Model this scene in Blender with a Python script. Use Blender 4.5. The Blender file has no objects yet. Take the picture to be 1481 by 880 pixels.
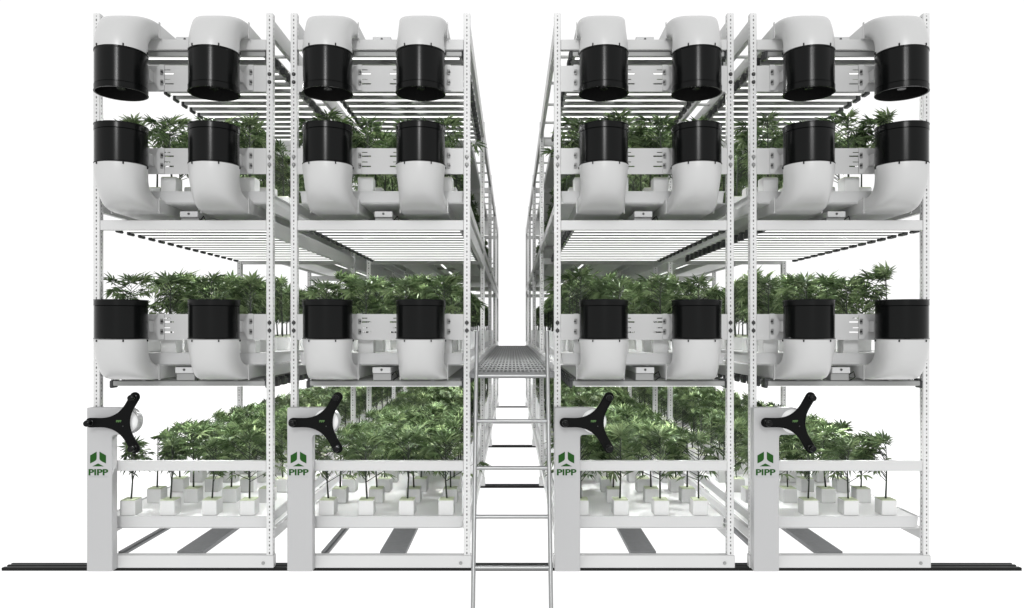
import bpy, math, random
import numpy as np
from mathutils import Vector, Matrix

S = bpy.context.scene
COL = S.collection
PI = math.pi
PX = 1/220.0            # one photograph pixel at the front plane, in metres
D = 4.955               # camera to the racks' front plane
ZC = 1.59               # eye height
SEC = 2.591             # length of one rack section
NS = 4
W = 260*PX              # rack width
RACK_X = [-606*PX, -320.5*PX, 61*PX, 344.5*PX]
RACK_N = ['outer left', 'inner left', 'inner right', 'outer right']
TIERS = [-1.238+ZC, -0.155+ZC, 0.918+ZC]        # tray lip heights
TIER_N = ['lower', 'middle', 'upper']
def Z(v): return v+ZC

# ------------------------------------------------------------------ materials
def mat(name, col, rough=0.5, metal=0.0, spec=0.5, noise=0.0, nscale=8.0, bump=0.0, bscale=60.0, coat=0.0):
    m = bpy.data.materials.new(name); m.use_nodes = True
    nt = m.node_tree; b = nt.nodes['Principled BSDF']
    b.inputs['Base Color'].default_value = (*col, 1)
    b.inputs['Roughness'].default_value = rough
    b.inputs['Metallic'].default_value = metal
    b.inputs['Specular IOR Level'].default_value = spec
    b.inputs['Coat Weight'].default_value = coat
    tc = nt.nodes.new('ShaderNodeTexCoord')
    if noise:
        n = nt.nodes.new('ShaderNodeTexNoise'); n.inputs['Scale'].default_value = nscale; n.inputs['Detail'].default_value = 5
        nt.links.new(tc.outputs['Object'], n.inputs['Vector'])
        r = nt.nodes.new('ShaderNodeMapRange'); r.inputs['To Min'].default_value = 1-noise; r.inputs['To Max'].default_value = 1+noise*0.4
        nt.links.new(n.outputs['Fac'], r.inputs['Value'])
        mx = nt.nodes.new('ShaderNodeVectorMath'); mx.operation = 'SCALE'; mx.inputs[0].default_value = col
        nt.links.new(r.outputs[0], mx.inputs['Scale']); nt.links.new(mx.outputs[0], b.inputs['Base Color'])
    if bump:
        n = nt.nodes.new('ShaderNodeTexNoise'); n.inputs['Scale'].default_value = bscale; n.inputs['Detail'].default_value = 3
        nt.links.new(tc.outputs['Object'], n.inputs['Vector'])
        bp = nt.nodes.new('ShaderNodeBump'); bp.inputs['Strength'].default_value = bump; bp.inputs['Distance'].default_value = 0.002
        nt.links.new(n.outputs['Fac'], bp.inputs['Height']); nt.links.new(bp.outputs[0], b.inputs['Normal'])
    return m

def hole_mat(name, col, pitch=0.0254):
    """white painted post with a punched line of round and keyhole slots down the middle of every face"""
    m = mat(name, col, 0.4)
    nt = m.node_tree; b = nt.nodes['Principled BSDF']; L = nt.links.new
    tc = nt.nodes.new('ShaderNodeTexCoord'); sp = nt.nodes.new('ShaderNodeSeparateXYZ'); L(tc.outputs['Object'], sp.inputs[0])
    def M(op, a, bb=None, c=None):
        n = nt.nodes.new('ShaderNodeMath'); n.operation = op
        for i, v in enumerate((a, bb, c)):
            if v is None: continue
            if isinstance(v, (int, float)): n.inputs[i].default_value = v
            else: L(v, n.inputs[i])
        return n.outputs[0]
    ax = M('ABSOLUTE', sp.outputs['X']); ay = M('ABSOLUTE', sp.outputs['Y'])
    mn = M('MINIMUM', ax, ay)
    mx_ = M('MAXIMUM', ax, ay)
    zz = M('DIVIDE', sp.outputs['Z'], pitch*2)
    fr = M('FRACT', zz)
    d1 = M('MULTIPLY', M('ABSOLUTE', M('SUBTRACT', fr, 0.25)), pitch*2*0.55)     # tall keyhole
    d2 = M('MULTIPLY', M('ABSOLUTE', M('SUBTRACT', fr, 0.75)), pitch*2)          # round hole
    r1 = M('SQRT', M('ADD', M('MULTIPLY', mn, mn), M('MULTIPLY', d1, d1)))
    r2 = M('SQRT', M('ADD', M('MULTIPLY', mn, mn), M('MULTIPLY', d2, d2)))
    h = M('MAXIMUM', M('LESS_THAN', r1, 0.0046), M('LESS_THAN', r2, 0.0036))
    h = M('MULTIPLY', h, M('GREATER_THAN', mx_, 0.015))
    mix = nt.nodes.new('ShaderNodeMix'); mix.data_type = 'RGBA'
    L(h, mix.inputs['Factor']); mix.inputs['A'].default_value = (*col, 1); mix.inputs['B'].default_value = (0.1, 0.1, 0.1, 1)
    L(mix.outputs['Result'], b.inputs['Base Color'])
    return m

def emit(name, col, s):
    m = mat(name, (0.1, 0.1, 0.1), 0.6)
    b = m.node_tree.nodes['Principled BSDF']
    b.inputs['Emission Color'].default_value = (*col, 1); b.inputs['Emission Strength'].default_value = s
    return m

M_paint = mat('white_powder_coat', (0.54, 0.542, 0.54), 0.38, noise=0.05, nscale=3, bump=0.08, bscale=120)
M_post = hole_mat('punched_white_post', (0.6, 0.602, 0.6))
M_console = mat('console_paint', (0.40, 0.402, 0.405), 0.4, noise=0.03, nscale=2)
M_tray = mat('white_tray_plastic', (0.52, 0.524, 0.524), 0.3, noise=0.05, nscale=3)
M_duct = mat('white_moulded_plastic', (0.46, 0.462, 0.46), 0.3, noise=0.03, nscale=4)
M_ductg = mat('light_grey_duct', (0.58, 0.584, 0.58), 0.4, noise=0.05, nscale=2)
M_black = mat('black_plastic', (0.003, 0.0033, 0.0033), 0.22, spec=0.14, noise=0.1)
M_blackin = mat('matte_black', (0.006, 0.006, 0.006), 0.75, spec=0.2)
M_wheel = mat('satin_black', (0.003, 0.0033, 0.0033), 0.5, spec=0.07)
M_cap = mat('dark_grey_end_cap', (0.035, 0.037, 0.038), 0.6)
M_alu = mat('grey_aluminium', (0.28, 0.284, 0.28), 0.45, metal=0.3)
M_galv = mat('galvanised_steel', (0.21, 0.215, 0.22), 0.5, metal=0.4, noise=0.25, nscale=25)
M_tube = mat('polished_steel', (0.3, 0.305, 0.305), 0.35, metal=0.85)
M_grate = mat('grey_grating', (0.17, 0.174, 0.174), 0.65, metal=0.0)
M_sheet = mat('dark_deck_sheet', (0.03, 0.032, 0.033), 0.7)
M_rail = mat('dark_rail', (0.008, 0.008, 0.008), 0.6, spec=0.15)
M_railt = mat('worn_rail_top', (0.022, 0.023, 0.023), 0.5, metal=0.0, spec=0.25)
M_bolt = mat('dark_bolt', (0.06, 0.06, 0.06), 0.4, metal=0.6)
M_cube = mat('white_cube_wrap', (0.62, 0.625, 0.62), 0.6, noise=0.06, nscale=12)
M_medium = mat('pale_green_growing_medium', (0.52, 0.58, 0.4), 0.9, noise=0.4, nscale=60)
M_bright = mat('bright_white', (0.86, 0.865, 0.86), 0.35, noise=0.03, nscale=3)  # on tray decks and the panels beneath, light is put into this white
M_stem = mat('dark_stem', (0.01, 0.016, 0.008), 0.6)
M_green = mat('logo_green', (0.016, 0.07, 0.012), 0.7, spec=0.1)
M_lime = mat('small_lettering_green', (0.07, 0.17, 0.04), 0.5)
M_faint = mat('faint_lettering_grey', (0.4, 0.42, 0.41), 0.5)
M_led = emit('led_lens', (1, 1, 0.99), 1.5)
M_floor = emit('glowing_floor', (1, 1, 1), 1.0)  # floor glows white by itself so no shadows show on it

def leaf_mat():
    m = bpy.data.materials.new('leaf_green'); m.use_nodes = True
    nt = m.node_tree; b = nt.nodes['Principled BSDF']; L = nt.links.new
    tc = nt.nodes.new('ShaderNodeTexCoord'); n = nt.nodes.new('ShaderNodeTexNoise')
    n.inputs['Scale'].default_value = 14; n.inputs['Detail'].default_value = 3
    L(tc.outputs['Object'], n.inputs['Vector'])
    cr = nt.nodes.new('ShaderNodeValToRGB'); L(n.outputs['Fac'], cr.inputs[0])
    e = cr.color_ramp.elements
    e[0].position = 0.2; e[0].color = (0.022, 0.042, 0.013, 1)
    e[1].position = 0.8; e[1].color = (0.215, 0.285, 0.135, 1)
    x = cr.color_ramp.elements.new(0.5); x.color = (0.084, 0.132, 0.054, 1)
    L(cr.outputs[0], b.inputs['Base Color'])
    at = nt.nodes.new('ShaderNodeAttribute'); at.attribute_name = 'leaf_tone'
    ad = nt.nodes.new('ShaderNodeMath'); ad.operation = 'MULTIPLY_ADD'; ad.inputs[1].default_value = 0.45; L(n.outputs['Fac'], ad.inputs[0])
    sc_ = nt.nodes.new('ShaderNodeMath'); sc_.operation = 'MULTIPLY'; sc_.inputs[1].default_value = 0.55; L(at.outputs['Fac'], sc_.inputs[0]); L(sc_.outputs[0], ad.inputs[2])
    L(ad.outputs[0], cr.inputs[0])
    b.inputs['Roughness'].default_value = 0.5; b.inputs['Specular IOR Level'].default_value = 0.28
    tr = nt.nodes.new('ShaderNodeBsdfTranslucent'); L(cr.outputs[0], tr.inputs[0])
    mx = nt.nodes.new('ShaderNodeMixShader'); mx.inputs[0].default_value = 0.18
    L(b.outputs[0], mx.inputs[1]); L(tr.outputs[0], mx.inputs[2])
    L(mx.outputs[0], nt.nodes['Material Output'].inputs['Surface'])
    return m
M_leaf = leaf_mat()
def film_mat():
    m = bpy.data.materials.new('clear_white_film'); m.use_nodes = True
    nt = m.node_tree; b = nt.nodes['Principled BSDF']; L = nt.links.new
    b.inputs['Base Color'].default_value = (0.85, 0.86, 0.86, 1); b.inputs['Roughness'].default_value = 0.3
    t = nt.nodes.new('ShaderNodeBsdfTransparent')
    tc = nt.nodes.new('ShaderNodeTexCoord'); mp = nt.nodes.new('ShaderNodeMapping'); mp.inputs['Scale'].default_value = (1, 2.5, 0.7)
    n = nt.nodes.new('ShaderNodeTexNoise'); n.inputs['Scale'].default_value = 5; n.inputs['Detail'].default_value = 4
    L(tc.outputs['Object'], mp.inputs[0]); L(mp.outputs[0], n.inputs['Vector'])
    r = nt.nodes.new('ShaderNodeMapRange'); r.inputs['From Min'].default_value = 0.3; r.inputs['From Max'].default_value = 0.7
    r.inputs['To Min'].default_value = 0.75; r.inputs['To Max'].default_value = 0.98
    L(n.outputs['Fac'], r.inputs['Value'])
    mx = nt.nodes.new('ShaderNodeMixShader'); L(r.outputs[0], mx.inputs[0]); L(t.outputs[0], mx.inputs[1]); L(b.outputs[0], mx.inputs[2])
    L(mx.outputs[0], nt.nodes['Material Output'].inputs['Surface'])
    return m
M_film = film_mat()

# ------------------------------------------------------------------ mesh builder
class MB:
    def __init__(s): s.v = []; s.f = []; s.m = []; s.sm = []
    def add(s, verts, faces, mi=0, smooth=False):
        o = len(s.v); s.v += [tuple(v) for v in verts]
        for f in faces: s.f.append([o+i for i in f]); s.m.append(mi); s.sm.append(smooth)
        return s
    def box(s, x0, x1, y0, y1, z0, z1, mi=0, c=0.0):
        """box, with chamfered long edges when c > 0"""
        if c <= 0:
            v = [(x, y, z) for z in (z0, z1) for y in (y0, y1) for x in (x0, x1)]
            return s.add(v, [(0,2,3,1), (4,5,7,6), (0,1,5,4), (2,6,7,3), (0,4,6,2), (1,3,7,5)], mi)
        c = min(c, (x1-x0)*0.45, (y1-y0)*0.45, (z1-z0)*0.45)
        V = []; idx = {}
        xs, ys, zs = (x0, x1), (y0, y1), (z0, z1)
        for i in (0, 1):
            for j in (0, 1):
                for k in (0, 1):
                    si, sj, sk = 1-2*i, 1-2*j, 1-2*k
                    for a, p in enumerate(((xs[i], ys[j]+sj*c, zs[k]+sk*c), (xs[i]+si*c, ys[j], zs[k]+sk*c), (xs[i]+si*c, ys[j]+sj*c, zs[k]))):
                        idx[i, j, k, a] = len(V); V.append(p)
        F = []
        for i in (0, 1): F.append([idx[i, j, k, 0] for j, k in ((0,0), (1,0), (1,1), (0,1))][::(-1 if i == 0 else 1)])
        for j in (0, 1): F.append([idx[i, j, k, 1] for i, k in ((0,0), (1,0), (1,1), (0,1))][::(1 if j == 0 else -1)])
        for k in (0, 1): F.append([idx[i, j, k, 2] for i, j in ((0,0), (1,0), (1,1), (0,1))][::(-1 if k == 0 else 1)])
        for i in (0, 1):
            for j in (0, 1): F.append([idx[i,j,0,0], idx[i,j,1,0], idx[i,j,1,1], idx[i,j,0,1]])
            for k in (0, 1): F.append([idx[i,0,k,0], idx[i,1,k,0], idx[i,1,k,2], idx[i,0,k,2]])
        for j in (0, 1):
            for k in (0, 1): F.append([idx[0,j,k,1], idx[1,j,k,1], idx[1,j,k,2], idx[0,j,k,2]])
        for i in (0, 1):
            for j in (0, 1):
                for k in (0, 1): F.append([idx[i,j,k,0], idx[i,j,k,1], idx[i,j,k,2]])
        return s.add(V, F, mi)
    def prism(s, pts, y0, y1, mi=0, smooth=False):
        """polygon in XZ extruded along Y"""
        n = len(pts)
        s.add([(x, y0, z) for x, z in pts]+[(x, y1, z) for x, z in pts], [list(range(n)), list(range(2*n-1, n-1, -1))], mi)
        s.add([(x, y0, z) for x, z in pts]+[(x, y1, z) for x, z in pts], [[i, i+n, (i+1) % n+n, (i+1) % n] for i in range(n)], mi, smooth)
        return s
    def tube(s, pts, r, n=10, mi=0, cap=True):
        P = [Vector(p) for p in pts]; rr = r if isinstance(r, (list, tuple)) else [r]*len(P)
        V = []; F = []
        t0 = (P[1]-P[0]).normalized(); a = Vector((1, 0, 0)) if abs(t0.x) < 0.8 else Vector((0, 0, 1))
        u = t0.cross(a).normalized()
        for i, p in enumerate(P):
            t = (P[min(i+1, len(P)-1)]-P[max(i-1, 0)]).normalized()
            u = (u-t*u.dot(t)).normalized(); w = t.cross(u)
            for k in range(n):
                q = p+(u*math.cos(2*PI*k/n)+w*math.sin(2*PI*k/n))*rr[i]; V.append(tuple(q))
        for i in range(len(P)-1):
            for k in range(n): F.append((i*n+k, i*n+(k+1) % n, (i+1)*n+(k+1) % n, (i+1)*n+k))
        s.add(V, F, mi, True)
        if cap: s.add(V[:n], [list(range(n))[::-1]], mi); s.add(V[-n:], [list(range(n))], mi)
        return s
    def lathe(s, prof, n=48, mi=0, c=(0, 0, 0), axis='z', closed=False):
        """profile of (radius, height)"""
        V = []; F = []
        for r, h in prof:
            for k in range(n):
                a = 2*PI*k/n
                V.append((c[0]+r*math.cos(a), c[1]+r*math.sin(a), c[2]+h) if axis == 'z' else (c[0]+r*math.cos(a), c[1]+h, c[2]+r*math.sin(a)))
        m = len(prof)
        for i in range(m if closed else m-1):
            j = (i+1) % m
            for k in range(n): F.append((i*n+k, i*n+(k+1) % n, j*n+(k+1) % n, j*n+k))
        return s.add(V, F, mi, True)
    def build(s, name, mats, parent=None, loc=(0, 0, 0), recalc=True):
        me = bpy.data.meshes.new(name)
        me.from_pydata(s.v, [], s.f)
        me.polygons.foreach_set('use_smooth', s.sm); me.polygons.foreach_set('material_index', s.m)
        for m in (mats if isinstance(mats, (list, tuple)) else [mats]): me.materials.append(m)
        if recalc:
            import bmesh
            bm = bmesh.new(); bm.from_mesh(me); bmesh.ops.remove_doubles(bm, verts=bm.verts, dist=1e-6)
            bmesh.ops.recalc_face_normals(bm, faces=bm.faces)
            bm.to_mesh(me); bm.free()
            if any(s.sm): me.set_sharp_from_angle(angle=math.radians(40))
        me.update()
        return link(name, me, parent, loc)

def link(name, me, parent=None, loc=(0, 0, 0)):
    o = bpy.data.objects.new(name, me); COL.objects.link(o); o.location = loc
    if parent: o.parent = parent
    return o
def tag(o, label, cat, group=None, kind=None):
    if label: o['label'] = label
    if cat: o['category'] = cat
    if group: o['group'] = group
    if kind: o['kind'] = kind
    return o
def empty(name, loc): 
    o = link(name, None, None, loc); o.empty_display_size = 0.1; return o
def copy_tree(o, parent=None):
    c = o.copy(); COL.objects.link(c)
    if parent: c.parent = parent
    for ch in list(o.children): copy_tree(ch, c)
    return c

# ------------------------------------------------------------------ floor and floor rails
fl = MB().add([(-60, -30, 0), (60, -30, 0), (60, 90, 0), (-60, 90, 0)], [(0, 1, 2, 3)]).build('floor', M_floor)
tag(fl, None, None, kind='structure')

def floor_rail():
    t = empty('floor_rail', (0, 0, 0.004))
    x0, x1 = -3.356, 3.352
    b = MB().box(x0, x1, 0.0, 0.012, 0, 0.02).box(x0, x1, 0.012, 0.112, 0, 0.008)
    b.build('rail_base', M_rail, t)
    g = MB().box(x0, x1, 0.0125, 0.03, 0.0081, 0.02, c=0.002).box(x0, x1, 0.052, 0.07, 0.0081, 0.022, c=0.002).box(x0, x1, 0.092, 0.11, 0.0081, 0.02, c=0.002)
    g.build('rail_track', M_railt, t)
    return t
ORD = ['nearest', 'second', 'third', 'fourth', 'farthest']
fr0 = floor_rail()
for k in range(NS+1):
    o = fr0 if k == 0 else copy_tree(fr0)
    o.location = (0, k*SEC, 0.004)
    tag(o, 'dark floor rail running under all four racks, %s rail from the camera' % ORD[k], 'rail', 'floor rails under the mobile racks')

# ------------------------------------------------------------------ rack
def holed_plate(x0, x1, z0, z1, y0, y1, holes):
    xs = sorted({x0, x1, *[h[0] for h in holes], *[h[1] for h in holes]})
    zs = sorted({z0, z1, *[h[2] for h in holes], *[h[3] for h in holes]})
    def filled(i, k):
        if i < 0 or k < 0 or i >= len(xs)-1 or k >= len(zs)-1: return False
        cx, cz = (xs[i]+xs[i+1])/2, (zs[k]+zs[k+1])/2
        return not any(h[0] < cx < h[1] and h[2] < cz < h[3] for h in holes)
    m = MB()
    for i in range(len(xs)-1):
        for k in range(len(zs)-1):
            if not filled(i, k): continue
            a, b, c, d = xs[i], xs[i+1], zs[k], zs[k+1]
            m.add([(a, y0, c), (b, y0, c), (b, y0, d), (a, y0, d)], [(0, 1, 2, 3)])
            m.add([(a, y1, c), (b, y1, c), (b, y1, d), (a, y1, d)], [(3, 2, 1, 0)])
            if not filled(i-1, k): m.add([(a, y0, c), (a, y1, c), (a, y1, d), (a, y0, d)], [(0, 3, 2, 1)])
            if not filled(i+1, k): m.add([(b, y0, c), (b, y1, c), (b, y1, d), (b, y0, d)], [(0, 1, 2, 3)])
            if not filled(i, k-1): m.add([(a, y0, c), (b, y0, c), (b, y1, c), (a, y1, c)], [(0, 3, 2, 1)])
            if not filled(i, k+1): m.add([(a, y0, d), (b, y0, d), (b, y1, d), (a, y1, d)], [(0, 1, 2, 3)])
    return m

PW, PD = 0.0435, 0.045
ZPB, ZPT = Z(-1.482), Z(2.08)
def post_mesh():
    m = MB(); h = ZPT-ZPB; a, b, t = PW/2, PD/2, 0.003
    pr = [(-a, b), (-a, -b+0.003), (-a+0.003, -b), (a-0.003, -b), (a, -b+0.003), (a, b), (a-t, b), (a-t, -b+t), (-a+t, -b+t), (-a+t, b)]
    n = len(pr)
    m.add([(x, y, 0) for x, y in pr]+[(x, y, h) for x, y in pr], [[i, (i+1) % n, (i+1) % n+n, i+n] for i in range(n)])
    m.add([(x, y, h) for x, y in pr], [list(range(n))])
    return m
def make_rack():
    t = empty('grow_rack', (0, 0, 0))
    pm = post_mesh()
    first = None
    for k in range(NS+1):
        for s in (0, 1):
            x = PW/2 if s == 0 else W-PW/2
            loc = (x, k*SEC+PD/2, ZPB)
            if first is None: first = pm.build('post', M_post, t, loc)
            else:
                o = link('post', first.data, t, loc)
    xa, xb = PW+0.001, W-PW-0.001
    for k in range(NS+1):
        y = k*SEC
        for z0, z1 in ((1.841, 1.909), (0.6545, 0.72)):
            MB().box(xa, xb, y+0.002, y+0.038, Z(z0), Z(z1), c=0.003).build('cross_beam', M_paint, t)
        if k == 0 or k == NS:
            MB().box(xa, xb, y+0.002, y+0.038, Z(-0.93), Z(-0.8636), c=0.003).build('cross_beam', M_paint, t)
        MB().box(-0.006, W+0.006, y-0.004, y+0.05, Z(-1.566), Z(-1.484), c=0.003).build('base_beam', M_paint, t)
        # casters under the base beam
        for x in (0.07, W-0.07):
            MB().lathe([(0.0, -0.012), (0.022, -0.012), (0.024, -0.009), (0.024, 0.009), (0.022, 0.012), (0.0, 0.012)], 24, c=(x, y+0.018, Z(-1.566)+0.016), axis='y').build('wheel', M_alu, t)
        for x in (W-0.062,):
            MB().lathe([(0.0, -0.006), (0.009, -0.006), (0.011, -0.003), (0.011, 0)], 16, c=(x, y-0.004, Z(-1.534)), axis='y').build('bolt', M_alu, t)
    # lengthwise beams between the posts of each side
    for k in range(NS):
        y0, y1 = k*SEC+PD+0.001, (k+1)*SEC-0.001
        for xs in ((0.004, 0.034), (W-0.034, W-0.004)):
            for z0, z1 in ((1.93, 2.05), (0.62, 0.72), (0.775, 0.838), (-0.305, -0.234), (-1.39, -1.322)):
                MB().box(xs[0], xs[1], y0, y1, Z(z0), Z(z1), c=0.002).build('side_beam', M_paint, t)
    # roof tubes
    n = 18
    for i in range(n):
        y = 0.45+i*0.572
        MB().tube([(0.036, y, Z(1.955)), (W-0.036, y, Z(1.955))], 0.012, 8).build('roof_tube', M_paint, t)
    # tray bearers under every tray at each post pair and midway
    for zt in (-1.3205, -0.2375, 0.8355):
        for i in range(2*NS+1):
            y = 0.012 if i == 0 else i*SEC/2
            if i == 0: continue
            MB().box(0.036, W-0.036, y+0.0, y+0.03, Z(zt)-0.03, Z(zt)-0.002).build('tray_bearer', M_paint, t)
    # added bright panels under the trays, lightening their undersides
    for zt in (-1.3175, -0.2345, 0.8385):
        MB().box(0.036, W-0.036, 0.052, NS*SEC-0.01, Z(zt)-0.002, Z(zt)).build('bounce_panel', M_bright, t)
    # front mounting plates for the fans
    plates = [1.651, 1.108, 0.017]
    for i, zc in enumerate(plates):
        zc = Z(zc); holes = []
        for sx in (-1, 1):
            cx = W/2
            for dz in (0.033, -0.034):
                a, b = sorted((cx+sx*0.062, cx+sx*0.122)); holes.append((a, b, zc+dz-0.0045, zc+dz+0.0045))
            for dz in (0.058, -0.005):
                a, b = sorted((cx+sx*0.085, cx+sx*0.142)); holes.append((a, b, zc+dz-0.003, zc+dz+0.003))
            for dz in (0.033, -0.034):
                a, b = sorted((cx+sx*0.036, cx+sx*0.046)); 
        holed_plate(xa, xb, zc-0.085, zc+0.085, 0.003, 0.007, holes).build('mounting_plate', M_paint, t)
        for x in (PW/2, W-PW/2):
            for dz in (0.028, -0.024):
                MB().lathe([(0.0, -0.011), (0.007, -0.011), (0.0115, -0.007), (0.013, 0.0), (0.013, 0.001)], 18, c=(x, -0.0005, zc+dz), axis='y').build('bolt', M_bolt if i != 1 else M_alu, t)
    # lengthwise channels near the floor
    MB().box(0.53, 0.70, 0.051, NS*SEC-0.01, Z(-1.50), Z(-1.474)).build('base_channel', M_galv, t)
    MB().box(0.14, 0.165, 0.051, NS*SEC-0.01, Z(-1.50), Z(-1.474)).box(0.168, 0.18, 0.051, NS*SEC-0.01, Z(-1.50), Z(-1.485)).build('base_channel', M_galv, t)
    return t
rack0 = make_rack()
RL = ['white perforated steel grow rack at the far left of the row', 'white perforated steel grow rack left of the ladder aisle',
      'white perforated steel grow rack right of the ladder aisle', 'white perforated steel grow rack at the far right of the row']
racks = []
for i in range(4):
    o = rack0 if i == 0 else copy_tree(rack0)
    o.location = (RACK_X[i], 0, 0); tag(o, RL[i], 'grow rack', 'four mobile grow racks side by side'); racks.append(o)
    if i in (0, 3):     # the outer sides have no beam below the upper tray
        for c in list(o.children):
            if c.name.startswith('side_beam') and abs(c.data.vertices[0].co.z-Z(0.67)) < 0.06 and ((c.data.vertices[0].co.x > W/2) == (i == 3)): bpy.data.objects.remove(c)
    if i in (1, 2):     # the aisle posts carry no bolts at the top plate
        for c in list(o.children):
            if c.name.startswith('bolt') and c.data.vertices[0].co.z > Z(1.5) and ((c.data.vertices[0].co.x > W/2) == (i == 1)): bpy.data.objects.remove(c)
    wide = [c for c in o.children if c.name.startswith('base_channel')]
    for c in wide: c.location.x += (0.0, 0.05, -0.02, -0.07)[i]
# film guards along the aisle
def film(parent, x, z0, z1, h):
    m = MB(); rng = random.Random(5); V = []; F = []; n = 120
    for i in range(n+1):
        y = 0.06+(NS*SEC-0.06)*i/n
        top = z1-h*0.12*(0.5+0.5*math.sin(i*0.7)*math.sin(i*0.23+1))
        for j in range(4):
            V.append((x+0.004*math.sin(i*1.7+j*0.9)+0.002*rng.uniform(-1, 1), y, z0+(top-z0)*j/3))
    for i in range(n):
        for j in range(3): F.append((i*4+j, (i+1)*4+j, (i+1)*4+j+1, i*4+j+1))
    m.add(V, F, 0, True)
    m.build('splash_guard', M_film, parent, recalc=False)
for r, x in ((racks[1], W-0.062), (racks[2], 0.062)):
    film(r, x, Z(-1.24), Z(-0.92), 0.3)
    film(r, x, Z(-0.157), Z(-0.0), 0.15)

# ------------------------------------------------------------------ trays
def make_tray():
    m = MB(); L = NS*SEC-0.05
    a, b = 0.0, 1.09; t = 0.004
    # outer shell, tapering to the bottom; the deck sits just under the lip
    x0, x1, y0, y1 = 0.0, 1.085, 0.0, L
    def ring(d, z): return [(x0+d, y0+d*0.3, z), (x1-d, y0+d*0.3, z), (x1-d, y1-d*0.3, z), (x0+d, y1-d*0.3, z)]
    rs = [ring(0.012, -0.076), ring(0.004, -0.006), ring(-0.004, -0.006), ring(-0.004, 0.0), ring(0.008, 0.0), ring(0.012, -0.006)]
    V = [p for r in rs for p in r]; F = [(3, 2, 1, 0)]
    for i in range(len(rs)-1):
        for k in range(4): F.append((i*4+k, i*4+(k+1) % 4, (i+1)*4+(k+1) % 4, (i+1)*4+k))
    e = (len(rs)-1)*4; F.append((e, e+1, e+2, e+3))
    m.add(V, F)
    t_ = m.build('grow_tray', M_tray)
    l = MB(); nx, ny = 10, 90; rg = random.Random(3)
    V = [(0.014+1.057*i/nx, 0.012+(L-0.026)*j/ny, -0.0045+rg.uniform(0, 0.0018)) for j in range(ny+1) for i in range(nx+1)]
    l.add(V, [(j*(nx+1)+i, j*(nx+1)+i+1, (j+1)*(nx+1)+i+1, (j+1)*(nx+1)+i) for j in range(ny) for i in range(nx)], 0, True)
    l.build('bright_deck', M_bright, t_)  # strong light on the tray surface put into a whiter deck colour
    return t_
tray0 = make_tray(); first = True
for i in range(4):
    for j in range(3):
        o = tray0 if first else copy_tree(tray0); first = False
        o.location = (RACK_X[i]+(W-1.085)/2, 0.046, TIERS[j])
        tag(o, 'long white plastic tray on the %s tier of the %s rack' % (TIER_N[j], RACK_N[i]), 'tray', 'grow trays on the racks')

# ------------------------------------------------------------------ grow lights
EMIT = bpy.data.lights.new('led_emitter', 'SPOT'); EMIT.energy = 32; EMIT.spot_size = math.radians(165); EMIT.spot_blend = 1.0; EMIT.shadow_soft_size = 0.03
EMIT_FILL = EMIT.copy(); EMIT_FILL.energy = 45
def make_light():
    t = empty('grow_light', (0, 0, 0))
    bl = 1.005
    bar = None
    for k in range(15):
        y = k*0.1527
        if bar is None:
            bar = MB().box(0, bl, -0.036, 0.036, 0.0, 0.034, c=0.004).build('light_bar', M_alu, t, (0, y, 0))
            MB().box(0.02, bl-0.02, -0.015, 0.015, -0.004, -0.0005, c=0.001).build('lens', M_led, bar)
            for s in (0, 1):
                x = 0 if s == 0 else bl
                q = -1 if s == 0 else 1
                MB().box(min(x, x+q*0.022), max(x, x+q*0.036), -0.04, 0.04, -0.014, 0.036, c=0.006).box(min(x-q*0.012, x+q*0.016), max(x-q*0.012, x+q*0.016), -0.026, 0.026, 0.0345, 0.048).build('end_cap', M_cap, bar)
        else:
            c = copy_tree(bar, t); c.location = (0, y, 0)
    cx = 0.477
    MB().box(cx-0.06, cx+0.06, -0.03, 2.2, 0.036, 0.085, c=0.003).build('driver_box', M_alu, t)
    MB().box(cx-0.06, cx+0.06, -0.05, -0.031, 0.0855, 0.125, c=0.003).box(cx-0.06, cx+0.06, -0.03, 2.2, 0.0855, 0.122, c=0.003).build('cover', M_tray, t)
    MB().lathe([(0.0, -0.006), (0.007, -0.005), (0.008, 0)], 14, c=(cx, -0.0505, 0.108), axis='y').build('screw', M_bolt, t)
    MB().tube([(cx+0.062, -0.01, 0.07), (cx+0.09, -0.03, 0.095), (cx+0.105, -0.02, 0.06), (cx+0.08, -0.03, 0.045), (cx+0.07, 0.0, 0.03)], 0.004, 6).build('cable', M_blackin, t)
    # LED emitters: the light the lit bars throw on the tray below
    for x in (0.27, 0.74):
        for y in (0.3054+0.08, 1.0689, 1.832-0.08):
            l = EMIT; o = bpy.data.objects.new('led_emitter', l); COL.objects.link(o); o.parent = t; o.location = (x, y, -0.008)
    # hanger strips
    for x in (0.19, 0.8):
        MB().box(x, x+0.022, -0.03, 2.2, 0.0345, 0.04).build('hanger_strip', M_alu, t)
    return t
light0 = make_light(); first = True
LZ = [(-0.372, 0.05), (0.664, 0.12), (1.805, 0.06)]
for i in range(4):
    for j in range(3):
        o = light0 if first else copy_tree(light0); first = False
        o.location = (RACK_X[i]+0.122, LZ[j][1], Z(LZ[j][0]))
        over = ('over the lower tray', 'over the middle tray', 'over the upper tray')[j]
        tag(o, 'glowing multi-bar grow light %s of the %s rack' % (over, RACK_N[i]), 'grow light', 'bar grow lights')

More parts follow.
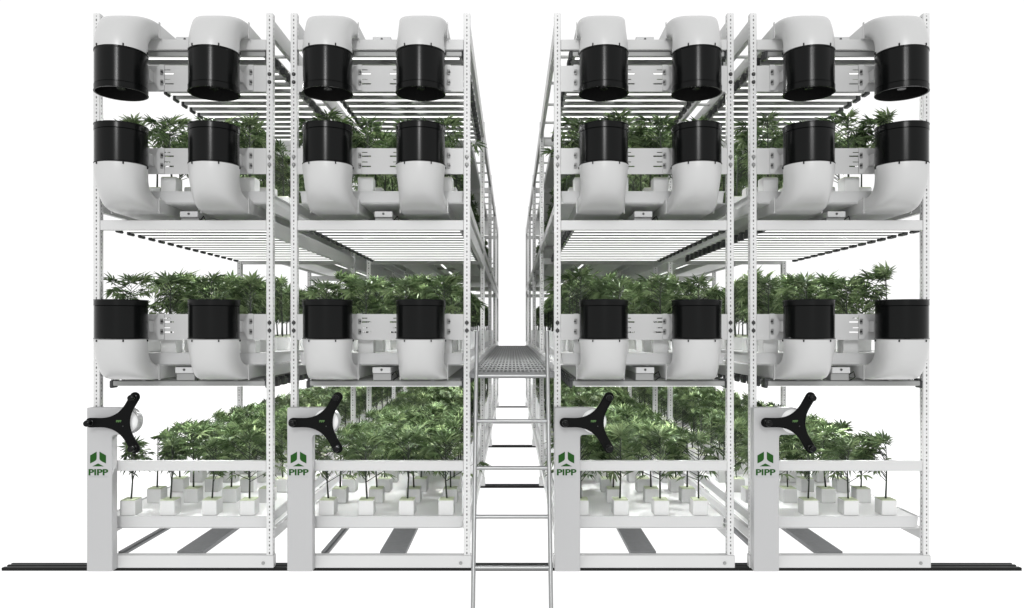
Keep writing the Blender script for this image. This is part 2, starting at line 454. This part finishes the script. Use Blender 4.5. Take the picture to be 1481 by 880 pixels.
fx = MB()  # added unseen bar fixtures that brighten the plants in the rear sections
for k in range(15):
    y = k*0.1527
    fx.box(0, 1.005, y-0.036, y+0.036, 0, 0.034, 0).box(0.02, 0.985, y-0.027, y+0.027, -0.004, -0.0005, 1)
fx.box(0.417, 0.537, -0.03, 2.2, 0.036, 0.122, 0)
fx0 = None
for i in range(4):
    for k in range(1, NS):
        loc = (RACK_X[i]+0.122, k*SEC+0.12, Z(-0.372))
        if fx0 is None: o = fx0 = fx.build('grow_light', [M_alu, M_led], None, loc)  # here an added fill light, not one of the real grow lights
        else: o = link('grow_light', fx0.data, None, loc)
        tag(o, 'added bar fill light over the lower tray, %s section back, of the %s rack' % (ORD[k], RACK_N[i]), 'grow light', 'bar grow lights')
        for x in (0.27, 0.74):
            for y in (0.5, 1.6):
                e = bpy.data.objects.new('led_emitter', EMIT); COL.objects.link(e); e.parent = o; e.location = (x, y, -0.008)  # lamp of the added bar fill light

sl0 = None  # added strips with fill lamps, brightening the rear undersides and plants
for i in range(4):
    for k in range(1, NS):
        loc = (RACK_X[i]+W/2, k*SEC+0.25, Z(0.80))
        if sl0 is None:
            o = sl0 = MB().box(-0.02, 0.02, 0, 2.1, 0, 0.026, 0, c=0.004).box(-0.012, 0.012, 0.03, 2.07, -0.003, -0.0005, 1).build('added_fill_strip', [M_paint, M_led], None, loc)
        else: o = link('added_fill_strip', sl0.data, None, loc)
        tag(o, 'added slim fill light under the upper tray, %s section back, of the %s rack' % (ORD[k], RACK_N[i]), 'added fill light', 'added fill lights farther back in the racks')
        for y in (0.5, 1.6):
            e = bpy.data.objects.new('led_emitter', EMIT_FILL); COL.objects.link(e); e.parent = o; e.location = (0, y, -0.008)

# ------------------------------------------------------------------ duct fans
R = 0.1515
def make_fan(s, plen):
    """s=+1: elbow goes up and the intake opens downwards; origin at the joint"""
    t = empty('duct_fan', (0, 0, 0))
    yc = -0.218
    th = 0.005
    a = -s*0.004; b = -s*plen; g = -s*(plen-0.038)
    q = s*0.0015
    prof = [(R-th, a), (R+0.004, a), (R+0.004, a-s*0.004), (R, a-s*0.007), (R, g+2*q), (R-0.003, g+q), (R+0.003, g-q), (R+0.002, b+s*0.006), (R+0.005, b+s*0.003), (R+0.005, b), (R-th, b)]
    pipe = MB().lathe(prof, 72, c=(0, yc, 0)).build('intake_pipe', M_black, t)
    MB().lathe([(R-th-0.0005, a), (R-th-0.0005, b+s*0.001)], 72, c=(0, yc, 0)).build('pipe_lining', M_blackin, pipe, recalc=False)
    # fan hub with blades inside the pipe
    hub = MB().lathe([(0, -s*(plen-0.03)), (0.026, -s*(plen-0.03)), (0.034, -s*(plen-0.04)), (0.036, -s*(plen-0.1)), (0, -s*(plen-0.1))], 32, c=(0, yc, 0)).build('fan_hub', M_black, t)
    bm = MB()
    for k in range(7):
        an = 2*PI*k/7
        ca, sa = math.cos(an), math.sin(an)
        def P(r, w, z): return (r*ca-w*sa, yc+r*sa+w*ca, z)
        z = -s*(plen-0.085)
        bm.add([P(0.034, -0.02, z-0.014), P(0.034, 0.02, z+0.014), P(0.14, 0.035, z+0.008), P(0.14, -0.03, z-0.01)], [(0, 1, 2, 3)])
    bm.build('fan_blades', M_blackin, hub)
    # elbow: loft from circle to flat rectangle
    def bez(p, t_): 
        u = 1-t_
        return tuple(u**3*p[0][i]+3*u*u*t_*p[1][i]+3*u*t_*t_*p[2][i]+t_**3*p[3][i] for i in (0, 1))
    outer = [(yc-R-0.003, 0), (yc-R-0.003, 0.17), (yc-0.06, 0.263), (-0.035, 0.263)]
    inner = [(yc+R, 0), (yc+R+0.002, 0.07), (-0.06, 0.168), (-0.035, 0.168)]
    m = MB(); V = []; n = 64; K = 18
    for i in range(K+1):
        tt = i/K
        o_ = bez(outer, tt); in_ = bez(inner, tt)
        if tt > 0.0: ex = 2+1.0*tt+9*tt**5
        else: ex = 2
        hw = R+0.003-0.014*math.sin(PI*tt)
        cy, cz = (o_[0]+in_[0])/2, (o_[1]+in_[1])/2
        dy, dz = (o_[0]-in_[0])/2, (o_[1]-in_[1])/2
        for k in range(n):
            an = 2*PI*k/n; c_, s_ = math.cos(an), math.sin(an)
            f = (abs(c_)**ex+abs(s_)**ex)**(-1/ex)
            V.append((hw*f*c_, cy+dy*f*s_, s*(cz+dz*f*s_)))
    F = [(i*n+k, i*n+(k+1) % n, (i+1)*n+(k+1) % n, (i+1)*n+k) for i in range(K) for k in range(n)]
    m.add(V, F, 0, True)
    elbow = m.build('elbow', M_duct, t)
    # flange seam at the end of the elbow
    MB().box(-R-0.006, -R-0.001, -0.045, -0.028, s*0.163 if s > 0 else -0.268, s*0.268 if s > 0 else -0.163).box(R+0.001, R+0.006, -0.045, -0.028, min(s*0.163, s*0.268), max(s*0.163, s*0.268)).build('flange', M_duct, elbow)
    z0, z1 = sorted((s*0.17, s*0.2615))
    MB().box(-R-0.001, R+0.001, -0.0345, NS*SEC-0.1, z0, z1, c=0.006).build('duct', M_ductg, t)
    # latches at the joint
    for an in (-32, 31, -98, 97):
        a_ = math.radians(an); x, y = (R+0.0055)*math.sin(a_), yc-(R+0.0055)*math.cos(a_)
        MB().box(x-0.0028, x+0.0028, y-0.004, y+0.004, min(-0.001, s*0.014), max(-0.001, s*0.014)).build('latch', M_blackin, t)
    # mounting wings on both sides with their bolts
    zc = -s*0.082
    for q in (-1, 1):
        pts = [(0.172, 0.084), (0.142, 0.084), (0.105, 0.03), (0.105, -0.03), (0.142, -0.084), (0.172, -0.084)]
        pts = [(q*x, zc+z) for x, z in pts]
        if q < 0: pts = pts[::-1]
        w = MB().prism(pts, -0.010, -0.004)
        w.prism([(q*0.1045, zc+0.035), (q*0.1045, zc-0.035), (q*0.06, zc-0.035), (q*0.06, zc+0.035)][::(1 if q < 0 else -1)], -0.07, -0.0045)
        w = w.build('mounting_bracket', M_paint, t)
        for dz in (0.033, -0.034):
            MB().box(min(q*0.150, q*0.168), max(q*0.150, q*0.168), -0.020, -0.0105, zc+dz-0.018, zc+dz+0.018, c=0.003).build('clamp', M_alu, w)
            MB().lathe([(0, -0.008), (0.006, -0.008), (0.0075, 0)], 12, c=(q*0.164, -0.0205, zc+dz), axis='y').build('bolt', M_bolt, w)
    return t
fan_src = [make_fan(1, 0.255), make_fan(-1, 0.247), None]
fan_src[2] = None
FZ = [1.7365, 1.0264, -0.0614]
FD = ['black intake opening downwards, top row', 'black intake facing up, second row from top', 'black intake facing up, lowest row']
for i in range(4):
    for h in (0, 1):
        for j in range(3):
            if i == 0 and h == 0 and j < 2: o = fan_src[j]
            else: o = copy_tree(fan_src[0 if j == 0 else 1])
            o.location = (RACK_X[i]+(65.8, 194.2)[h]*PX, 0, Z(FZ[j]))
            tag(o, 'white elbow fan, %s, %s on %s rack' % (FD[j], ('left', 'right')[h], RACK_N[i]), 'duct fan', 'elbow duct fans on the rack fronts')

# ------------------------------------------------------------------ drive consoles
def text_mesh(txt, size, bold, extr=0.0004, sx=1.0):
    c = bpy.data.curves.new('lettering', 'FONT'); c.body = txt; c.size = size; c.align_x = 'CENTER'; c.extrude = extr; c.offset = bold
    o = bpy.data.objects.new('lettering_tmp', c); COL.objects.link(o)
    dg = bpy.context.evaluated_depsgraph_get(); me = bpy.data.meshes.new_from_object(o.evaluated_get(dg))
    bpy.data.objects.remove(o); bpy.data.curves.remove(c)
    me.transform(Matrix.Diagonal((sx, 1, 1, 1))); me.transform(Matrix.Rotation(PI/2, 4, 'X'))
    return me
def text_w(me): 
    xs = [v.co.x for v in me.vertices]; return max(xs)-min(xs)
def make_console():
    t = empty('drive_console', (0, 0, 0))
    zt, zb = Z(-0.506), Z(-1.567)
    r = 0.088; cx = 0.248; czz = zt-r
    pts = [(0, zb), (0, zt)]
    for k in range(17):
        a = PI/2-PI*k/16; pts.append((cx+r*math.cos(a), czz+r*math.sin(a)))
    fr = 0.02
    for k in range(6):
        a = PI/2+PI/2*k/5; pts.append((0.165+fr+fr*math.cos(a), zt-2*r-fr+fr*math.sin(a)))
    pts += [(0.165, zb)]
    pts = [p for i, p in enumerate(pts) if i == 0 or (abs(p[0]-pts[i-1][0])+abs(p[1]-pts[i-1][1])) > 1e-4]
    import bmesh
    m = MB().prism(pts, -0.075, -0.0055)
    h = m.build('housing', M_console, t)
    bv = h.modifiers.new('bevel', 'BEVEL'); bv.width = 0.006; bv.segments = 2; bv.limit_method = 'ANGLE'; bv.angle_limit = math.radians(50)
    # white domed cap behind the wheel
    prof = [(0.0, -0.036)]+[(0.078*math.sin(a*PI/16), -0.036*math.cos(a*PI/16)) for a in range(1, 9)]+[(0.0795, 0.002)]
    MB().lathe(prof, 40, c=(cx+0.004, -0.0755, czz), axis='y').build('hub_cap', M_bright, t)
    # three-armed hand wheel
    pts = []; hw, er, al = 0.030, 0.031, 0.190
    hz = czz-0.001
    for i in range(3):
        th = math.radians(180-120*i)       # clockwise outline
        d = Vector((math.cos(th), math.sin(th))); nrm = Vector((-d.y, d.x))   # left of arm
        c = d*al
        for k in range(13):
            a = PI/2-PI*k/12
            pts.append(c+d*(er*math.cos(a))+nrm*(-1)*(-er*math.sin(a)))
        th2 = math.radians(180-120*(i+1)); d2 = Vector((math.cos(th2), math.sin(th2))); n2 = Vector((-d2.y, d2.x))
        p0 = d*0.125-nrm*hw; p2 = d2*0.125+n2*hw
        bis = (d+d2).normalized(); p1 = bis*(hw/math.sin(PI/3))
        for k in range(11):
            u = k/10; pts.append(p0*(1-u)**2+p1*2*u*(1-u)+p2*u*u)
    pp = [(cx+p.x, hz+p.y) for p in pts]
    w = MB().prism(pp, -0.142, -0.126, smooth=True).build('hand_wheel', M_wheel, t)
    bv = w.modifiers.new('bevel', 'BEVEL'); bv.width = 0.004; bv.segments = 2; bv.limit_method = 'ANGLE'; bv.angle_limit = math.radians(60)
    MB().lathe([(0.022, -0.126), (0.022, -0.108)], 24, c=(cx, 0, hz), axis='y').build('shaft', M_alu, w, recalc=False)
    for i in range(3):
        th = math.radians(180-120*i); x, z = cx+0.186*math.cos(th), hz+0.186*math.sin(th)
        MB().lathe([(0.022, -0.142), (0.022, -0.148), (0.017, -0.15), (0.019, -0.175), (0.021, -0.185), (0.019, -0.192), (0.012, -0.196), (0.0, -0.197)], 24, c=(x, 0, z), axis='y').build('knob', M_black, w)
    me = text_mesh('PIPP', 0.019, 0.0005); me.materials.append(M_lime)
    link('lettering', me, w, (cx-0.005, -0.1426, hz+0.003))
    MB().lathe([(0, -0.0022), (0.003, -0.002), (0.004, 0)], 10, c=(cx+0.022, -0.142, hz-0.022), axis='y').build('screw', M_bolt, w)
    # logo: two leaves and a chevron
    lx, lz = 0.0745, Z(-0.838)
    k = 0.000712   # metres per unit of the mark
    leaf = [(-72, -40), (-72, 33), (-13, 67), (-13, 5), (-16, -5), (-22, -13), (-38, -24)]
    lg = MB()
    L = [(lx+x*k, lz+z*k) for x, z in leaf]
    Rr = [(lx-x*k, lz+z*k) for x, z in leaf][::-1]
    T = [(lx+x*k, lz+z*k) for x, z in [(-52, -67), (0, -40), (52, -67)]]
    for P in (L, Rr, T): lg.prism(P, -0.0762, -0.0752)
    lg.build('logo', M_green, t)
    me = text_mesh('PIPP', 0.054, 0.0018, sx=1.0); sc = 0.127/text_w(me); me.transform(Matrix.Diagonal((sc, 1, 1, 1))); me.materials.append(M_green)
    link('lettering', me, t, (lx, -0.0757, Z(-0.942)))
    me = text_mesh('HORTICULTURE', 0.014, 0.0); sc = 0.118/text_w(me); me.transform(Matrix.Diagonal((sc, 1, 1, 1))); me.materials.append(M_faint)
    link('lettering', me, t, (lx, -0.0757, Z(-0.958)))
    return t
con0 = make_console()
for i in range(4):
    o = con0 if i == 0 else copy_tree(con0)
    o.location = (RACK_X[i], 0, 0)
    tag(o, 'grey drive console with black three-armed hand wheel and green logo on the %s rack' % RACK_N[i], 'console', 'drive consoles on the rack fronts')

# ------------------------------------------------------------------ ladder and catwalk
lad = empty('ladder', (0, -0.764, 0)); tag(lad, 'shiny steel ladder leaning up to the catwalk between the two inner racks', 'ladder')
y_at = lambda z: -0.347-0.0848*((Z(-0.283)-z)/0.266)
def lp(x, z): return (x, y_at(z)+0.764, z)
for sx in (-1, 1):
    x = sx*0.218
    MB().tube([lp(x, 0.004), lp(x, Z(-0.012))], 0.0125, 16).build('side_rail', M_tube, lad)
for i in range(6):
    z = Z(-0.283-0.266*i)
    if z < 0.02: break
    MB().tube([lp(-0.208, z), lp(0.208, z)], 0.0115, 14).build('rung', M_tube, lad)
cat = empty('catwalk', (0, 0, Z(-0.268))); tag(cat, 'grey metal grating catwalk running back along the aisle between the inner racks', 'catwalk')
y0, y1, hwd = -0.275, 7.78, 0.25
g = MB(); n = 18
for i in range(n+1):
    x = -hwd+2*hwd*i/n
    g.box(x-0.005, x+0.005, y0, y1, -0.026, 0.0)
i = 0
while y0+0.02+i*0.3 < y1:
    y = y0+0.02+i*0.3
    for k in range(n):
        x = -hwd+2*hwd*k/n
        g.box(x+0.0055, x+2*hwd/n-0.0055, y, y+0.11, -0.024, -0.001)
    i += 1
g.build('grating', M_grate, cat)
MB().box(-hwd, hwd, y0, y1, -0.034, -0.028).build('deck_sheet', M_sheet, cat)
for sx in (-1, 1):
    a, b = sorted((sx*(hwd+0.0065), sx*(hwd+0.014)))
    MB().box(a, b, y0, y1, -0.032, 0.004).build('side_frame', M_galv, cat)
MB().box(-hwd-0.014, hwd+0.014, y0-0.012, y0-0.001, -0.03, 0.002).build('front_frame', M_grate, cat)
for k in range(1, NS):
    y = k*SEC+0.05
    MB().box(-0.274, 0.274, y, y+0.03, -0.09, -0.052).build('cross_support', M_galv, cat)
for sx in (-1, 1):
    MB().box(sx*0.232-0.012, sx*0.232+0.012, y0-0.052, y0-0.013, -0.03, -0.006).build('ladder_hook', M_galv, cat)

# ------------------------------------------------------------------ plants
def gen_plant(seed, front=False):
    rng = np.random.default_rng(seed)
    stem = MB()
    H = 0.365+rng.uniform(-0.02, 0.03); bx, by = rng.uniform(-0.012, 0.012, 2)
    def ax(z): f = z/H; return np.array([bx*math.sin(f*2.6), by*math.sin(f*2.2), z])
    pts = [tuple(ax(z)) for z in np.linspace(0, H, 7)]
    stem.tube(pts, [0.0066, 0.006, 0.0052, 0.0043, 0.0034, 0.0022, 0.001], 5)
    tips = []; ang = rng.uniform(0, 6.28)
    nb = 19
    for b in range(nb):
        f = b/(nb-1); z0 = 0.11+f*(H-0.13); ang += 2.4+rng.uniform(-0.3, 0.3)
        if front and math.sin(ang) < -0.25: ang = -ang*1.0
        Lb = (0.165*(1-f)**0.4+0.03)*rng.uniform(0.8, 1.12)
        rise = rng.uniform(0.3, 0.8)
        p0 = ax(z0); d = np.array([math.cos(ang), math.sin(ang), rise]); d /= np.linalg.norm(d)
        p1 = p0+d*Lb*0.55+np.array([0, 0, 0.008]); p2 = p0+d*Lb+np.array([0, 0, 0.018])
        p2[2] = min(p2[2], 0.37)
        stem.tube([tuple(p0), tuple(p1), tuple(p2)], [0.0028, 0.002, 0.0012], 4)
        for u in (0.5, 1.0, 1.0):
            q = p0+(p1-p0)*(u/0.55) if u <= 0.55 else p1+(p2-p1)*((u-0.55)/0.45)
            tips.append((q, ang+rng.uniform(-1.1, 1.1), f))
    for k in range(8): tips.append((ax(H), rng.uniform(0, 6.28), 1.0))
    V = []; F = []; TN = []
    for (q, a, f) in tips:
        tone = rng.uniform(0, 1)
        size = rng.uniform(0.078, 0.128)*(1.0-0.3*f*rng.uniform(0, 1))
        if front and math.sin(a) < -0.1: a = -a
        if front and q[1] < -0.03: q = q*np.array([1, 0.3, 1])
        el = rng.uniform(-0.85, 0.35) if f < 0.75 else rng.uniform(0.1, 1.1)
        d = np.array([math.cos(a)*math.cos(el), math.sin(a)*math.cos(el), math.sin(el)])
        side = np.array([-math.sin(a), math.cos(a), 0])
        roll = rng.uniform(-0.7, 0.7); up = np.cross(d, side)
        if up[2] < 0: up = -up
        side, up = side*math.cos(roll)+up*math.sin(roll), up*math.cos(roll)-side*math.sin(roll)
        base = q+d*rng.uniform(0.01, 0.03)
        nl = 7 if size > 0.08 else 5
        for i in range(nl):
            j = i-(nl-1)/2; th = j*(0.47 if nl == 7 else 0.58)+rng.uniform(-0.06, 0.06)
            l = size*(1-0.13*abs(j)**1.2)*rng.uniform(0.9, 1.08)
            l = max(l, size*0.35)
            e = d*math.cos(th)+side*math.sin(th); w = np.cross(up, e); wd = l*0.085
            dr = rng.uniform(0.0, 0.3)
            m1 = base+e*l*0.48+up*(-0.0*l); tp = base+e*l*0.97-up*l*dr
            o = len(V)
            V += [base, m1+w*wd+up*0.003, m1-up*0.004, m1-w*wd+up*0.003, tp]
            F += [(o, o+2, o+4, o+1), (o, o+3, o+4, o+2)]; TN += [min(1, max(0, tone+rng.uniform(-0.12, 0.12)))]*2
    V = np.array(V)
    if front: V[:, 1] = np.where(V[:, 1] < -0.15, -0.15+(V[:, 1]+0.15)*0.3, V[:, 1])
    return stem, V, F, TN
NV = 8; TNS = []
variants = []
for s in range(NV+6):
    st, V, F, TN = gen_plant(100+s, s >= NV)
    me = bpy.data.meshes.new('foliage'); me.from_pydata([tuple(v) for v in V], [], F); me.materials.append(M_leaf)
    me.attributes.new('leaf_tone', 'FLOAT', 'FACE').data.foreach_set('value', TN)
    so = st.build('stem', M_stem); sm = so.data; bpy.data.objects.remove(so)
    variants.append((me, sm, V, F)); TNS.append(np.array(TN, np.float32))
PC = 0.1016
pb = MB().box(-PC/2, PC/2, -PC/2, PC/2, 0, PC-0.003, 0, c=0.003).box(-PC/2+0.004, PC/2-0.004, -PC/2+0.004, PC/2-0.004, PC-0.0028, PC+0.002, 1)
po = pb.build('pot', [M_cube, M_medium]); pot_me = po.data; bpy.data.objects.remove(po)
rng = random.Random(7)
COLX = [47.0*PX+0.0, 105.6*PX, 165.2*PX, 222.5*PX]
CO = [-0.02, 0.0, -0.03, -0.055]
ORDN = ['first', 'second', 'third', 'fourth', 'fifth', 'sixth', 'seventh']
rest = []
for i in range(4):
    for j in range(3):
        for sct in range(NS):
            for r in range(7):
                for c in range(4):
                    x = RACK_X[i]+COLX[c]+CO[i]+rng.uniform(-0.006, 0.006)
                    y = 0.122+sct*SEC+r*0.36+rng.uniform(-0.006, 0.006)
                    z = TIERS[j]-0.0022
                    v = rng.randrange(NV); rot = rng.choice([0, 1, 2, 3])*PI/2+rng.uniform(-0.5, 0.5)
                    sc = rng.uniform(0.93, 1.07)
                    if sct == 0 and r == 0: v = NV+rng.randrange(6); rot = rng.uniform(-0.15, 0.15)
                    elif c in (0, 3): v = NV+rng.randrange(6); rot = (-PI/2 if c == 0 else PI/2)+rng.uniform(-0.3, 0.3)
                    own = sct == 0 and (r < 6 or (r == 6 and j == 0 and i in (0, 1, 2)))
                    if own:
                        t = empty('potted_plant', (x, y, z))
                        tag(t, 'leafy plant in white cube, %s column, %s row back, %s tray, %s rack' % (ORDN[c], ORDN[r], TIER_N[j], RACK_N[i]), 'plant', 'potted plants standing in rows on the trays')
                        link('pot', pot_me, t).rotation_euler.z = rng.uniform(-0.05, 0.05)
                        a = link('stem', variants[v][1], t, (0, 0, PC)); b = link('foliage', variants[v][0], t, (0, 0, PC))
                        for o in (a, b): o.rotation_euler.z = rot; o.scale = (sc, sc, sc)
                    else: rest.append((x, y, z, v, rot, sc))
def mesh_arrays(me):
    n = len(me.vertices); co = np.empty(n*3, np.float32); me.vertices.foreach_get('co', co)
    ls = np.empty(len(me.polygons), np.int32); me.polygons.foreach_get('loop_total', ls)
    li = np.empty(len(me.loops), np.int32); me.loops.foreach_get('vertex_index', li)
    mi = np.empty(len(me.polygons), np.int32); me.polygons.foreach_get('material_index', mi)
    return co.reshape(-1, 3), ls, li, mi
pa = mesh_arrays(pot_me); va = [(mesh_arrays(a[0]), mesh_arrays(a[1])) for a in variants]
CO_, LS, LI, MI = [], [], [], []; off = 0
def push(arr, x, y, z, rot, sc, mat_off):
    global off
    co, ls, li, mi = arr; c, s = math.cos(rot)*sc, math.sin(rot)*sc
    q = np.empty_like(co); q[:, 0] = x+co[:, 0]*c-co[:, 1]*s; q[:, 1] = y+co[:, 0]*s+co[:, 1]*c; q[:, 2] = z+co[:, 2]*sc
    CO_.append(q); LS.append(ls); LI.append(li+off); MI.append(mi+mat_off); off += len(co)
TT = []
for x, y, z, v, rot, sc in rest:
    push(pa, x, y, z, 0, 1, 0); push(va[v][1], x, y, z+PC, rot, sc, 2); push(va[v][0], x, y, z+PC, rot, sc, 3)
    TT += [np.zeros(len(pa[1])+len(va[v][1][1]), np.float32), TNS[v]]
co = np.concatenate(CO_); ls = np.concatenate(LS); li = np.concatenate(LI).astype(np.int32); mi = np.concatenate(MI).astype(np.int32)
me = bpy.data.meshes.new('distant_plants')
me.vertices.add(len(co)); me.vertices.foreach_set('co', co.ravel())
me.loops.add(len(li)); me.loops.foreach_set('vertex_index', li)
me.polygons.add(len(ls)); me.polygons.foreach_set('loop_start', np.concatenate([[0], np.cumsum(ls)[:-1]]).astype(np.int32)); me.polygons.foreach_set('loop_total', ls.astype(np.int32))
for m in (M_cube, M_medium, M_stem, M_leaf): me.materials.append(m)
me.polygons.foreach_set('material_index', mi)
me.attributes.new('leaf_tone', 'FLOAT', 'FACE').data.foreach_set('value', np.concatenate(TT))
me.update(calc_edges=True); me.validate()
o = link('distant_plants', me); tag(o, 'mass of leafy potted plants filling the trays farther back in all four racks', 'plants', kind='stuff')

# ------------------------------------------------------------------ light, world, camera
w = bpy.data.worlds.new('World'); S.world = w; w.use_nodes = True
w.node_tree.nodes['Background'].inputs[0].default_value = (1, 1, 1, 1); w.node_tree.nodes['Background'].inputs[1].default_value = 1.06
def area(name, loc, target, sx, sy, power):
    l = bpy.data.lights.new(name, 'AREA'); l.shape = 'RECTANGLE'; l.size = sx; l.size_y = sy; l.energy = power
    o = bpy.data.objects.new(name, l); COL.objects.link(o); o.location = loc
    o.rotation_euler = (Vector(target)-Vector(loc)).to_track_quat('-Z', 'Y').to_euler()
    return o
area('studio_lamp', (-0.5, -13.0, 7.0), (0, 0, 2.2), 1.0, 2.0, 360)
area('front_fill', (0, -32.0, 12.0), (0, 0, 2.0), 5.0, 3.0, 1500)  # unseen lamp added to brighten the rack fronts and distant plants
cam = bpy.data.cameras.new('camera'); co_ = bpy.data.objects.new('camera', cam); COL.objects.link(co_)
co_.location = (0, -D, ZC); co_.rotation_euler = (PI/2, 0, 0)
cam.sensor_width = 36; cam.lens = 36*1090/1481; cam.shift_y = 37/1481; cam.clip_end = 300; cam.clip_start = 0.05
S.camera = co_
S.view_settings.view_transform = 'Standard'; S.view_settings.look = 'None'; S.view_settings.exposure = 0; S.view_settings.gamma = 1
S.cycles.max_bounces = 8; S.cycles.transparent_max_bounces = 16
